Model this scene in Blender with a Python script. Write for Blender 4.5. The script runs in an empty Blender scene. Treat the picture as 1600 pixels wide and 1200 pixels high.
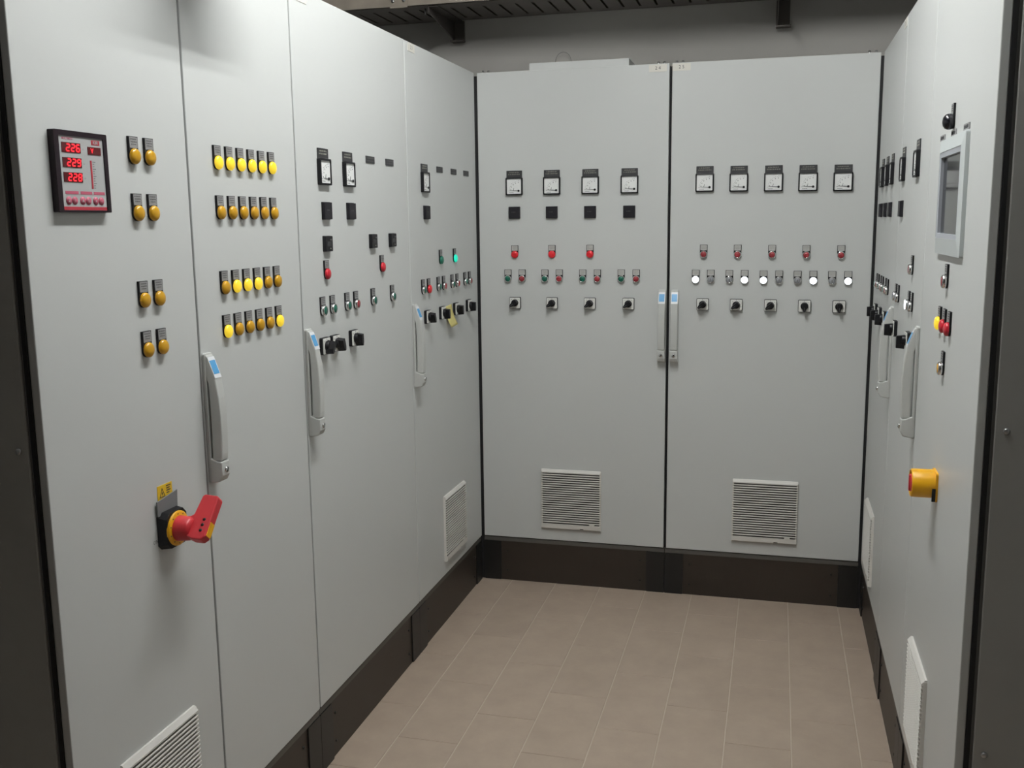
import bpy, math, random
from mathutils import Matrix, Vector

# ------------------------------------------------------------------ camera, world, exposure
scene = bpy.context.scene
col = scene.collection
random.seed(4)

CAM_Z = 1.588
def camera():
    yaw, pitch, roll, f = 0.2600, 0.1619, -0.0121, 1553.0
    cd = bpy.data.cameras.new('camera')
    cd.sensor_width = 36.0
    cd.lens = 36.0 * f / 1600.0
    cd.clip_start = 0.02
    cam = bpy.data.objects.new('camera', cd)
    col.objects.link(cam)
    cy, sy, cp, sp = math.cos(yaw), math.sin(yaw), math.cos(pitch), math.sin(pitch)
    fwd = Vector((-sy * cp, cy * cp, -sp))
    r = Vector((cy, sy, 0))
    u = r.cross(fwd)
    cr, sr = math.cos(roll), math.sin(roll)
    r2 = cr * r + sr * u
    u2 = -sr * r + cr * u
    m = Matrix((r2, u2, -fwd)).transposed().to_4x4()
    m.translation = (0, 0, CAM_Z)
    cam.matrix_world = m
    scene.camera = cam
camera()

w = bpy.data.worlds.new('World')
scene.world = w
w.use_nodes = True
w.node_tree.nodes['Background'].inputs[0].default_value = (0.5, 0.52, 0.55, 1)
w.node_tree.nodes['Background'].inputs[1].default_value = 0.02
vs = scene.view_settings
vs.view_transform = 'Standard'
vs.look = 'None'
vs.gamma = 1.0
vs.exposure = 0.0
vs.use_curve_mapping = False
TUBE_STRENGTH = 151.0
TUBE_COLOUR = (0.985, 1.0, 0.985)

# the room's plan, in metres (x across, y away from the camera, z up)
L = -1.240      # door face of the long row
R = 0.368       # door face of the short row
D = 4.1135      # door face of the end row
SEAM_A, SEAM_B, SEAM_C, ROW_L = 1.9505, 2.4583, 3.2935, 1.442
SEAM_RF, SEAM_RN, ROW_R = 3.385, 2.765, 1.9704
SEAM_S = -0.4276
PT, TOP = 0.2, 2.2
WALL_L, WALL_R, WALL_B, WALL_F, CEIL = -2.25, 0.95, 4.56, -1.7, 3.2

# ------------------------------------------------------------------ materials
def mat(name, rgb, rough=0.5, metal=0.0, emit=None, strength=0.0, bump=0.0, bscale=300.0, mottle=0.0, mscale=6.0, spec=0.5, coat=0.0):
    m = bpy.data.materials.new(name)
    m.use_nodes = True
    nt = m.node_tree
    b = nt.nodes['Principled BSDF']
    b.inputs['Base Color'].default_value = (*rgb, 1)
    b.inputs['Roughness'].default_value = rough
    b.inputs['Metallic'].default_value = metal
    b.inputs['Specular IOR Level'].default_value = spec
    b.inputs['Coat Weight'].default_value = coat
    if emit:
        b.inputs['Emission Color'].default_value = (*emit, 1)
        b.inputs['Emission Strength'].default_value = strength
    tc = nt.nodes.new('ShaderNodeTexCoord')
    if mottle > 0:
        n = nt.nodes.new('ShaderNodeTexNoise')
        n.inputs['Scale'].default_value = mscale
        n.inputs['Detail'].default_value = 5
        nt.links.new(tc.outputs['Object'], n.inputs['Vector'])
        mx = nt.nodes.new('ShaderNodeMix')
        mx.data_type = 'RGBA'
        mx.inputs[6].default_value = (*[c * (1 - mottle) for c in rgb], 1)
        mx.inputs[7].default_value = (*[min(1, c * (1 + mottle)) for c in rgb], 1)
        nt.links.new(n.outputs['Fac'], mx.inputs[0])
        nt.links.new(mx.outputs[2], b.inputs['Base Color'])
    if bump > 0:
        n2 = nt.nodes.new('ShaderNodeTexNoise')
        n2.inputs['Scale'].default_value = bscale
        n2.inputs['Detail'].default_value = 2
        nt.links.new(tc.outputs['Object'], n2.inputs['Vector'])
        bp = nt.nodes.new('ShaderNodeBump')
        bp.inputs['Strength'].default_value = bump
        bp.inputs['Distance'].default_value = 0.001
        nt.links.new(n2.outputs['Fac'], bp.inputs['Height'])
        nt.links.new(bp.outputs['Normal'], b.inputs['Normal'])
    return m

M = {}
M['paint'] = mat('grey_powder_coat', (0.605, 0.62, 0.61), 0.42, bump=0.05, bscale=500, mottle=0.015, mscale=2)
M['side'] = mat('shaded_side_paint', (0.42, 0.42, 0.40), 0.5, bump=0.05, bscale=500)  # the door paint, darkened for the shade on the end panels
M['body'] = mat('cabinet_body_grey', (0.18, 0.18, 0.175), 0.6)
M['seal_shade'] = mat('black_seal_and_gap_shade', (0.012, 0.012, 0.013), 0.7)  # seal rubber; its black also paints the shade in door and corner gaps
M['sill'] = mat('dark_sill_metal', (0.10, 0.095, 0.085), 0.5)
M['plinth'] = mat('plinth_brown_black', (0.032, 0.024, 0.018), 0.45, mottle=0.1, mscale=4)
M['plinth_corner'] = mat('plinth_corner_black', (0.010, 0.010, 0.010), 0.4)
M['screw'] = mat('black_screw', (0.006, 0.006, 0.006), 0.4)
M['steel'] = mat('bright_steel', (0.55, 0.55, 0.55), 0.3, 1.0)
M['chrome'] = mat('chrome', (0.75, 0.75, 0.75), 0.16, 1.0)
M['black'] = mat('black_plastic', (0.008, 0.008, 0.010), 0.45, spec=0.3)
M['black_gloss'] = mat('black_gloss_plastic', (0.010, 0.010, 0.014), 0.2)
M['charcoal'] = mat('charcoal_plastic', (0.012, 0.011, 0.015), 0.5, spec=0.3)
M['legend'] = mat('engraved_grey_label', (0.27, 0.27, 0.27), 0.5, mottle=0.35, mscale=420)
M['legend_light'] = mat('engraved_pale_label', (0.50, 0.495, 0.475), 0.5, mottle=0.12, mscale=420)
M['legend_ink'] = mat('engraved_label_ink', (0.09, 0.09, 0.09), 0.6)
M['tag'] = mat('dark_engraved_tag', (0.035, 0.035, 0.038), 0.5)
M['ink_pale'] = mat('pale_print', (0.28, 0.28, 0.24), 0.6)
M['ink_dim'] = mat('dim_print', (0.10, 0.10, 0.10), 0.6)
M['ink_dark'] = mat('dark_print', (0.05, 0.05, 0.055), 0.6)
M['dial'] = mat('meter_dial_white', (0.86, 0.87, 0.86), 0.45)
M['face'] = mat('switch_face_grey', (0.82, 0.82, 0.78), 0.45)
M['amber'] = mat('amber_lens', (0.60, 0.315, 0.010), 0.28, coat=0.12)
M['amber_lit'] = mat('amber_lens_lit', (0.75, 0.5, 0.03), 0.28, emit=(1.0, 0.72, 0.04), strength=0.55)
M['red'] = mat('red_lens', (0.56, 0.012, 0.028), 0.28, coat=0.3)
M['red_lit'] = mat('red_lens_lit', (0.62, 0.02, 0.03), 0.3, emit=(1.0, 0.02, 0.03), strength=0.07)
M['red_cap'] = mat('red_button_cap', (0.34, 0.035, 0.045), 0.4)
M['green'] = mat('green_lens', (0.01, 0.17, 0.11), 0.28, coat=0.3)
M['green_lit'] = mat('green_lens_lit', (0.02, 0.5, 0.35), 0.3, emit=(0.0, 0.75, 0.5), strength=0.7)
M['green_cap'] = mat('green_button_cap', (0.008, 0.13, 0.085), 0.4)
M['white_lit'] = mat('white_lens_lit', (0.8, 0.85, 0.9), 0.3, emit=(0.85, 0.95, 1.0), strength=3.0)
M['clear'] = mat('unlit_clear_lens', (0.27, 0.28, 0.30), 0.3)
M['handle'] = mat('handle_pale_grey', (0.55, 0.56, 0.54), 0.33)
M['grille'] = mat('grille_pale_plastic', (0.70, 0.68, 0.64), 0.45)
M['grille_dark'] = mat('grille_gap_shade', (0.05, 0.047, 0.043), 0.6)  # backing coloured dark for the shade in the slat gaps
M['badge_white'] = mat('badge_white', (0.8, 0.82, 0.84), 0.2)
M['badge_blue'] = mat('badge_blue', (0.10, 0.36, 0.68), 0.2)
M['paper'] = mat('label_tape', (0.72, 0.70, 0.64), 0.5)
M['note'] = mat('sticky_note_yellow', (0.66, 0.58, 0.22), 0.7)
M['yellow'] = mat('yellow_plastic', (0.83, 0.42, 0.01), 0.35)
M['warn'] = mat('warning_yellow', (0.80, 0.52, 0.02), 0.4)
M['sw_red'] = mat('switch_red', (0.58, 0.035, 0.045), 0.38)
M['sw_tab'] = mat('grey_translucent_tab', (0.20, 0.205, 0.21), 0.35)
M['display_bg'] = mat('display_dark_red', (0.085, 0.002, 0.004), 0.25)
M['led'] = mat('led_red', (0.3, 0.0, 0.0), 0.4, emit=(1.0, 0.02, 0.035), strength=1.6)
M['plate_grey'] = mat('faceplate_grey', (0.44, 0.45, 0.45), 0.45)
M['ink_red'] = mat('red_print', (0.45, 0.03, 0.05), 0.5)
M['ink_pink'] = mat('pink_print', (0.50, 0.10, 0.16), 0.5)
M['meter_frame'] = mat('dark_plum_frame', (0.014, 0.007, 0.011), 0.35, spec=0.25)
M['hmi'] = mat('hmi_bezel_grey', (0.56, 0.60, 0.60), 0.4)
M['hmi_inner'] = mat('hmi_inner_bezel', (0.40, 0.42, 0.46), 0.4)
M['screen'] = mat('dark_screen', (0.012, 0.013, 0.016), 0.08, spec=0.9)
M['tray'] = mat('galvanised_tray_shade', (0.20, 0.18, 0.165), 0.55, 0.2, mottle=0.15, mscale=12)  # tray steel with the underside's shade put into the colour
M['rail'] = mat('galvanised_rail_lit', (0.36, 0.315, 0.26), 0.5, 0.1, mottle=0.25, mscale=14)  # same steel, coloured lighter for the light falling on the rails
M['bracket'] = mat('bracket_steel', (0.13, 0.115, 0.105), 0.5, 0.5)
M['concrete'] = mat('grey_painted_wall', (0.50, 0.485, 0.455), 0.85, bump=0.15, bscale=60, mottle=0.06, mscale=3)
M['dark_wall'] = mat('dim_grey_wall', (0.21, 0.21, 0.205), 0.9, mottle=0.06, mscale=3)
M['ceil'] = mat('grey_ceiling', (0.58, 0.58, 0.57), 0.9, mottle=0.1, mscale=3)
M['grout'] = mat('pale_grout', (0.50, 0.43, 0.355), 0.8)
M['lamp_body'] = mat('lamp_body_white', (0.75, 0.75, 0.74), 0.5)
M['tube'] = mat('fluorescent_tube', (0.9, 0.9, 0.9), 0.5, emit=TUBE_COLOUR, strength=TUBE_STRENGTH)
M['wire'] = mat('thin_grey_wire', (0.26, 0.25, 0.24), 0.5)

def tile_material():
    m = mat('beige_floor_tile', (0.255, 0.205, 0.160), 0.55)
    nt = m.node_tree
    b = nt.nodes['Principled BSDF']
    tc = nt.nodes.new('ShaderNodeTexCoord')
    oi = nt.nodes.new('ShaderNodeObjectInfo')
    n = nt.nodes.new('ShaderNodeTexNoise')
    n.noise_dimensions = '4D'
    n.inputs['Scale'].default_value = 9
    n.inputs['Detail'].default_value = 7
    n.inputs['Roughness'].default_value = 0.65
    nt.links.new(tc.outputs['Object'], n.inputs['Vector'])
    mul = nt.nodes.new('ShaderNodeMath'); mul.operation = 'MULTIPLY'; mul.inputs[1].default_value = 40
    nt.links.new(oi.outputs['Random'], mul.inputs[0])
    nt.links.new(mul.outputs[0], n.inputs['W'])
    r = nt.nodes.new('ShaderNodeValToRGB')
    r.color_ramp.elements[0].position = 0.3
    r.color_ramp.elements[0].color = (0.355, 0.280, 0.220, 1)
    r.color_ramp.elements[1].position = 0.72
    r.color_ramp.elements[1].color = (0.415, 0.332, 0.262, 1)
    nt.links.new(n.outputs['Fac'], r.inputs['Fac'])
    hv = nt.nodes.new('ShaderNodeHueSaturation')
    mr = nt.nodes.new('ShaderNodeMapRange')
    mr.inputs['To Min'].default_value = 0.975; mr.inputs['To Max'].default_value = 1.025
    nt.links.new(oi.outputs['Random'], mr.inputs['Value'])
    nt.links.new(mr.outputs['Result'], hv.inputs['Value'])
    nt.links.new(r.outputs['Color'], hv.inputs['Color'])
    nt.links.new(hv.outputs['Color'], b.inputs['Base Color'])
    return m
M['tile'] = tile_material()

# ------------------------------------------------------------------ mesh helpers
# local axes of everything mounted on a cabinet face: x to the right, z up, -y out of the face
class MB:
    def __init__(self):
        self.v = []; self.f = []; self.smooth = []
    def add(self, vs, fs, smooth=False):
        o = len(self.v)
        self.v += [tuple(p) for p in vs]
        for f in fs:
            self.f.append(tuple(i + o for i in f)); self.smooth.append(smooth)
        return self
    def box(self, x0, x1, y0, y1, z0, z1):
        vs = [(x, y, z) for x in (x0, x1) for y in (y0, y1) for z in (z0, z1)]
        return self.add(vs, [(0, 1, 3, 2), (4, 6, 7, 5), (0, 4, 5, 1), (2, 3, 7, 6), (0, 2, 6, 4), (1, 5, 7, 3)])
    def prism_y(self, pts, y0, y1):
        """outline in (x, z), counter-clockwise seen from -y, between depths y0 (front) and y1 (rear)"""
        n = len(pts)
        vs = [(x, y0, z) for x, z in pts] + [(x, y1, z) for x, z in pts]
        fs = [tuple(range(n)), tuple(range(2 * n - 1, n - 1, -1))]
        fs += [(i, i + n, (i + 1) % n + n, (i + 1) % n) for i in range(n)]
        return self.add(vs, fs)
    def taper_y(self, p0, y0, p1, y1):
        n = len(p0)
        vs = [(x, y0, z) for x, z in p0] + [(x, y1, z) for x, z in p1]
        fs = [tuple(range(n)), tuple(range(2 * n - 1, n - 1, -1))]
        fs += [(i, i + n, (i + 1) % n + n, (i + 1) % n) for i in range(n)]
        return self.add(vs, fs)
    def prism_x(self, pts, x0, x1):
        """outline in (y, z) extruded along x"""
        n = len(pts)
        vs = [(x0, y, z) for y, z in pts] + [(x1, y, z) for y, z in pts]
        fs = [tuple(range(n)), tuple(range(2 * n - 1, n - 1, -1))]
        fs += [(i, i + n, (i + 1) % n + n, (i + 1) % n) for i in range(n)]
        return self.add(vs, fs)
    def lathe(self, prof, seg=20, cx=0, cz=0, smooth=True):
        """profile of (radius, y); axis along y through (cx, cz)"""
        vs, fs = [], []
        for r, y in prof:
            for k in range(seg):
                a = 2 * math.pi * k / seg
                vs.append((cx + r * math.cos(a), y, cz + r * math.sin(a)))
        for i in range(len(prof) - 1):
            for k in range(seg):
                k2 = (k + 1) % seg
                fs.append((i * seg + k, i * seg + k2, (i + 1) * seg + k2, (i + 1) * seg + k))
        self.add(vs, fs, smooth)
        self.add(vs[:seg], [tuple(range(seg))])
        self.add(vs[-seg:], [tuple(range(seg - 1, -1, -1))])
        return self
    def tube(self, pts, r, seg=8):
        vs, fs = [], []
        n = len(pts)
        P = [Vector(p) for p in pts]
        for i, p in enumerate(P):
            t = (P[min(i + 1, n - 1)] - P[max(i - 1, 0)]).normalized()
            a = t.orthogonal().normalized() if i == 0 else (a - t * a.dot(t)).normalized()
            b = t.cross(a)
            for k in range(seg):
                q = 2 * math.pi * k / seg
                vs.append(p + r * (math.cos(q) * a + math.sin(q) * b))
        for i in range(n - 1):
            for k in range(seg):
                k2 = (k + 1) % seg
                fs.append((i * seg + k, i * seg + k2, (i + 1) * seg + k2, (i + 1) * seg + k))
        fs.append(tuple(range(seg - 1, -1, -1)))
        fs.append(tuple(range((n - 1) * seg, n * seg)))
        return self.add(vs, fs, True)
    def mesh(self, name, m):
        me = bpy.data.meshes.new(name)
        me.from_pydata(self.v, [], self.f)
        me.materials.append(M[m])
        me.polygons.foreach_set('use_smooth', self.smooth)
        me.validate()
        import bmesh
        bm = bmesh.new(); bm.from_mesh(me)
        bmesh.ops.recalc_face_normals(bm, faces=bm.faces)
        bm.to_mesh(me); bm.free()
        return me

def rounded(x0, x1, z0, z1, r, n=4):
    pts = []
    for cx, cz, a0 in ((x1 - r, z0 + r, -90), (x1 - r, z1 - r, 0), (x0 + r, z1 - r, 90), (x0 + r, z0 + r, 180)):
        for k in range(n + 1):
            a = math.radians(a0 + 90 * k / n)
            pts.append((cx + r * math.cos(a), cz + r * math.sin(a)))
    return pts

def text_mesh(s, h, x, z, y, name='lettering', m='ink_dark', bold=0.0, align='CENTER', squash=1.0):
    """flat lettering facing -y, capital height h, centred on (x, z)"""
    cu = bpy.data.curves.new('t', 'FONT')
    cu.body = s
    cu.size = h / 0.73
    cu.align_x = align
    cu.align_y = 'CENTER'
    cu.offset = bold
    cu.resolution_u = 2
    ob = bpy.data.objects.new('t', cu)
    me = bpy.data.meshes.new_from_object(ob)
    bpy.data.objects.remove(ob)
    bpy.data.curves.remove(cu)
    me.transform(Matrix.Translation((x, y, z)) @ Matrix.Rotation(math.radians(90), 4, 'X') @ Matrix.Diagonal((squash, 1, 1, 1)))
    me.materials.clear(); me.materials.append(M[m])
    me.name = name
    return me

def join_meshes(name, meshes):
    import bmesh
    bm = bmesh.new()
    for me in meshes:
        bm.from_mesh(me)
    out = bpy.data.meshes.new(name)
    bm.to_mesh(out); bm.free()
    out.materials.append(meshes[0].materials[0])
    return out

def link(name, me, parent=None, loc=(0, 0, 0), rot=0.0, label=None, bevel=0.0):
    o = bpy.data.objects.new(name, me)
    col.objects.link(o)
    o.location = loc
    o.rotation_euler = (0, 0, rot)
    if parent is not None:
        o.parent = parent
    if label:
        o['label'] = label
    if bevel:
        b = o.modifiers.new('edge', 'BEVEL')
        b.width = bevel; b.segments = 2; b.limit_method = 'ANGLE'; b.angle_limit = math.radians(40)
    return o

def thing(name, label, cat, loc=(0, 0, 0), rot=0.0, group=None, me=None):
    o = bpy.data.objects.new(name, me)
    col.objects.link(o)
    o.location = loc
    o.rotation_euler = (0, 0, rot)
    o['label'] = label; o['category'] = cat
    if group:
        o['group'] = group
    if me is None:
        o.empty_display_size = 0.02
    return o

def structure(name, me, label=None):
    o = link(name, me)
    o['kind'] = 'structure'
    if label:
        o['label'] = label
    return o

ROT = {'left': math.pi / 2, 'back': 0.0, 'right': -math.pi / 2}
def at(wall, u, z, out=0.0):
    """a point on a door face: u is world y on the two side rows, world x on the end row"""
    if wall == 'left':
        return (L + out, u, z)
    if wall == 'right':
        return (R - out, u, z)
    return (u, D - out, z)

# ------------------------------------------------------------------ the room
structure('wall_back', MB().box(WALL_L - .1, WALL_R + .1, WALL_B, WALL_B + .12, -.05, CEIL).mesh('wall_back', 'concrete'))
structure('wall_left', MB().box(WALL_L - .12, WALL_L, WALL_F, WALL_B, -.05, CEIL).mesh('wall_left', 'dark_wall'))
structure('wall_right', MB().box(WALL_R, WALL_R + .12, WALL_F, WALL_B, -.05, CEIL).mesh('wall_right', 'dark_wall'))
structure('wall_front', MB().box(WALL_L - .1, WALL_R + .1, WALL_F - .12, WALL_F, -.05, CEIL).mesh('wall_front', 'dark_wall'))
structure('ceiling', MB().box(WALL_L - .12, WALL_R + .12, WALL_F - .12, WALL_B + .12, CEIL, CEIL + .1).mesh('ceiling', 'ceil'))
floor = structure('floor', MB().box(WALL_L - .1, WALL_R + .1, WALL_F - .1, WALL_B + .1, -.06, -.0015).mesh('floor', 'grout'))

def tiles():
    W, H, G, GC = 0.1985, 0.4, 0.0034, 0.0016
    cache = {}
    for i in range(-9, 6):
        x0 = 0.087 + W * (i - 1); x1 = x0 + W
        for j in range(-3, 12):
            y0 = 2.905 + (0.2 if i % 2 else 0.0) + H * (j - 7); y1 = y0 + H
            # keep to the walkable floor: between the rows, and the open aisle before them
            a, b = x0, x1
            if y1 > ROW_L + 0.02 or y0 > ROW_L - 0.0:
                a = max(a, L - 0.02)
            if y1 > ROW_R:
                b = min(b, R + 0.02)
            if y0 > D or b - a < 0.02 or y0 < WALL_F:
                continue
            y1c = min(y1, D + 0.02)
            a = max(a, L - .6); b = min(b, WALL_R)
            if b - a < 0.02 or y1c - y0 < 0.02:
                continue
            key = (round(b - a, 4), round(y1c - y0, 4))
            if key not in cache:
                w2, h2 = key[0] / 2 - G / 2, key[1] / 2 - GC / 2
                c = 0.0008
                mb = MB()
                lo = [(-w2, -h2), (w2, -h2), (w2, h2), (-w2, h2)]
                hi = [(-w2 + c, -h2 + c), (w2 - c, -h2 + c), (w2 - c, h2 - c), (-w2 + c, h2 - c)]
                vs = [(x, y, -.006) for x, y in lo] + [(x, y, -.001) for x, y in lo] + [(x, y, 0) for x, y in hi]
                fs = [(8, 9, 10, 11)] + [(k, (k + 1) % 4, (k + 1) % 4 + 4, k + 4) for k in range(4)] + [(k + 4, (k + 1) % 4 + 4, (k + 1) % 4 + 8, k + 8) for k in range(4)]
                mb.add(vs, fs)
                cache[key] = mb.mesh('tile', 'tile')
            link('tile', cache[key], floor, ((a + b) / 2, (y0 + y1c) / 2, 0))
tiles()

# ------------------------------------------------------------------ the fluorescent light over the aisle (above the frame)
def ceiling_light(x, y, z, length):
    t = thing('ceiling_light', 'twin tube fluorescent batten hanging above the aisle between the cabinets', 'light', (x, y, z))
    link('housing', MB().box(-.06, .06, -length / 2 - .02, length / 2 + .02, .03, .085).mesh('housing', 'lamp_body'), t)
    for sx in (-.035, .035):
        tb = link('tube', MB().tube([(sx, -length / 2 + .03, 0), (sx, length / 2 - .03, 0)], .013, 8).mesh('tube', 'tube'), t)
        for sy in (-1, 1):
            link('lamp_holder', MB().box(sx - .014, sx + .014, sy * length / 2 - .028 * (sy > 0), sy * length / 2 + .028 * (sy < 0), -.016, .03).mesh('lamp_holder', 'lamp_body'), tb)
    for sy in (-.4, .4):
        link('hanger_rod', MB().box(-.004, .004, sy * length - .004, sy * length + .004, .085, CEIL - z).mesh('hanger_rod', 'steel'), t)
ceiling_light(-0.44, 2.22, 3.08, 1.6)

# ------------------------------------------------------------------ cabinets
HANDLE = {}
def handle_meshes():
    H = HANDLE
    # z from the lower end of the handle (300 mm tall, 33 mm wide); y negative is outwards
    w2 = .0165
    H['base'] = MB().prism_y(rounded(-w2, w2, 0, .300, .006, 3), -.009, 0).mesh('handle_base', 'handle')
    prof = [(-.006, .300), (-.012, .293), (-.030, .243), (-.0365, .200), (-.039, .160), (-.039, .115), (-.037, .070), (-.035, .054),
            (-.012, .054), (-.0125, .075), (-.0135, .115), (-.0135, .160), (-.013, .195), (-.0115, .232), (-.006, .248)]
    H['grip'] = MB().prism_x(prof, -.0145, .0145).mesh('grip', 'handle')
    prof2 = [(-.004, .062), (-.024, .0535), (-.036, .0525), (-.037, .020), (-.030, .006), (-.004, .000)]
    H['block'] = MB().prism_x(prof2, -w2, w2).mesh('lock_block', 'handle')
    a, b = Vector((0, -.0122, .293)), Vector((0, -.0302, .243))
    n = Vector((0, -(a.z - b.z), -(a.y - b.y) * -1)).normalized()
    n = Vector((0, -(a.z - b.z), (a.y - b.y))).normalized()
    if n.y > 0: n = -n
    def slope_quad(t0, t1, hx, off):
        p, q = a.lerp(b, t0) + n * off, a.lerp(b, t1) + n * off
        return MB().add([(-hx, p.y, p.z), (hx, p.y, p.z), (hx, q.y, q.z), (-hx, q.y, q.z), (-hx, p.y + .0012, p.z), (hx, p.y + .0012, p.z), (hx, q.y + .0012, q.z), (-hx, q.y + .0012, q.z)],
                        [(0, 1, 2, 3), (7, 6, 5, 4), (0, 4, 5, 1), (2, 6, 7, 3), (1, 5, 6, 2), (0, 3, 7, 4)])
    H['badge_back'] = slope_quad(0.04, 0.98, .0138, .0008).mesh('badge', 'badge_white')
    H['badge'] = slope_quad(0.2, 0.8, .011, .0014).mesh('badge_print', 'badge_blue')
    H['lock'] = MB().lathe([(.0075, -.037), (.0075, -.0395), (.006, -.0405), (.0001, -.0405)], 16, 0, .032).mesh('lock', 'chrome')
    H['slot'] = MB().prism_y([(-.0052, .0280), (-.0038, .0266), (.0052, .0360), (.0038, .0374)], -.0412, -.0400).mesh('key_slot', 'screw')
handle_meshes()

def handle(parent, x, z=1.0045):
    h = link('handle', HANDLE['base'], parent, (x, 0, z), label='pale grey swing handle with blue badge and key lock', bevel=.002)
    link('grip', HANDLE['grip'], h, bevel=.003)
    link('lock_block', HANDLE['block'], h, bevel=.003)
    link('badge', HANDLE['badge_back'], h)
    link('badge_print', HANDLE['badge'], h)
    link('lock', HANDLE['lock'], h)
    link('key_slot', HANDLE['slot'], h)

GRILLE = {}
def grille_meshes():
    w2, h = .13, .265
    N = 22
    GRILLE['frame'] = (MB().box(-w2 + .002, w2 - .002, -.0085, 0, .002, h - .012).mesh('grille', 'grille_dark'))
    mb = MB()
    mb.prism_x([(0, h), (-.005, h), (-.013, h - .010), (-.013, h - .014), (0, h - .014)], -w2, w2)
    GRILLE['top'] = mb.mesh('top_rail', 'grille')
    mb = MB()
    mb.prism_x([(0, .022), (-.013, .022), (-.013, .003), (-.010, 0), (0, 0)], -w2, .040)
    mb.prism_x([(0, .022), (-.013, .022), (-.013, .007), (-.010, .005), (0, .005)], .040, .056)
    mb.prism_x([(0, .022), (-.013, .022), (-.013, .003), (-.010, 0), (0, 0)], .056, w2)
    mb.box(.082, .104, -.0135, -.002, .018, .030)
    GRILLE['bottom'] = mb.mesh('bottom_rail', 'grille')
    GRILLE['side'] = MB().box(-.003, .003, -.009, 0, .0, h - .004).mesh('side_rail', 'grille')
    GRILLE['slat'] = MB().prism_x([(-.008, .0048), (-.0125, .0045), (-.0134, .0037), (-.0132, .0006), (-.008, .0010)], -w2 + .0005, w2 - .0005).mesh('slat', 'grille')
    GRILLE['n'] = N
grille_meshes()

def grille(parent, x, z=.258):
    g = link('ventilation_grille', GRILLE['frame'], parent, (x, 0, z), label='pale slatted ventilation grille low on the door')
    link('top_rail', GRILLE['top'], g)
    link('bottom_rail', GRILLE['bottom'], g)
    for sx in (-1, 1):
        link('side_rail', GRILLE['side'], g, (sx * .1285, 0, 0))
    n = GRILLE['n']
    for k in range(n):
        link('slat', GRILLE['slat'], g, (0, 0, .026 + (.248 - .026) / n * k + .002))

def cabinet(wall, u0, u1, label, doors, depth=.55, side=None, tape=None, gap=.006, plinth_trim=(True, True), eyebolts=()):
    if wall == 'back':
        depth = .43
    """doors: list of (a, b, handle_u or None, grille_u or None) along the wall; u increases to the right as one faces the row
       except on the short row, where it is mirrored; everything below works in local x measured from u0"""
    sgn = -1.0 if wall == 'right' else 1.0
    W = abs(u1 - u0)
    t = thing('switchgear_cabinet', label, 'cabinet', at(wall, u0, 0), ROT[wall], 'grey control cabinets standing in a U')
    lx = lambda u: (u - u0) * sgn
    DT = .017
    link('body', MB().box(.004, W - .004, DT + .009, depth, PT - .02, TOP - .006).mesh('body', 'body'), t)
    link('door_seal_shade', MB().box(.001, W - .001, DT, DT + .009, PT - .001, TOP - .010).mesh('door_seal_shade', 'seal_shade'), t)  # black sheet over the whole front: seal, plus painted shade in the gaps
    for a, b, hu, gu in doors:
        xa, xb = sorted((lx(a), lx(b)))
        link('door', MB().box(xa + gap / 2, xb - gap / 2, 0, DT, PT + .002, TOP).mesh('door', 'paint'), t, bevel=.002)
        if hu is not None:
            handle(t, lx(hu))
        if gu is not None:
            grille(t, lx(gu))
    link('sill', MB().box(.001, W - .001, .004, .05, PT - .020, PT - .002).mesh('sill', 'sill'), t)
    pl = link('plinth', MB().box(.001, W - .001, .006, .05, 0, PT - .020).mesh('plinth', 'plinth'), t)
    cs = (.078, W - .078)
    for i, on in enumerate(plinth_trim):
        if not on:
            continue
        xa, xb = (.001, .078) if i == 0 else (W - .078, W - .001)
        link('plinth_corner', MB().prism_y(rounded(xa, xb, 0.0005, PT - .021, .003, 2), .001, .05).mesh('plinth_corner', 'plinth_corner'), pl)
        for zz in (.045, .135):
            xs = .105 if i == 0 else W - .105
            link('screw', MB().lathe([(.0045, .006), (.0045, .0035), (.003, .0025), (.0001, .0025)], 10, xs, zz).mesh('screw', 'screw'), pl)
    if side is not None:                       # the flat steel end panel that faces the camera
        x = 0 if side == 'start' else W
        d = -1 if side == 'start' else 1
        xa, xb = sorted((x, x - d * .014))
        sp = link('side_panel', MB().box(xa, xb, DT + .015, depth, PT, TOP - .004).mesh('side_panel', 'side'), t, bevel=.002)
        for zz in (.55, 1.195, 1.9):
            mb = MB()
            mb.lathe([(.006, 0), (.006, -.003), (.004, -.0045), (.0001, -.0045)], 12)
            me = mb.mesh('side_screw', 'steel')
            me.transform(Matrix.Translation((x - d * .0, .052, zz)) @ Matrix.Rotation(math.radians(-90 if side == 'start' else 90), 4, 'Z'))
            link('side_screw', me, sp)
    if tape is not None:
        for ua, ub, s in tape:
            xa, xb = sorted((lx(ua), lx(ub)))
            tp = link('label_tape', MB().prism_y(rounded(xa, xb, TOP - .031, TOP - .003, .001, 1), -.0012, 0).mesh('label_tape', 'paper'), t, label='small cream label with two dark digits' if s else None)
            if s:
                link('lettering', text_mesh(s, .013, (xa + xb) / 2, TOP - .017, -.0016, m='ink_dark'), tp)
    for ub in eyebolts:
        for dx in (-.012, .012):
            link('roof_bolt', MB().tube([(lx(ub) + dx, .03, TOP - .007), (lx(ub) + dx, .03, TOP + .012)], .0045, 8).mesh('roof_bolt', 'steel'), t)
    return t

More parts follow.
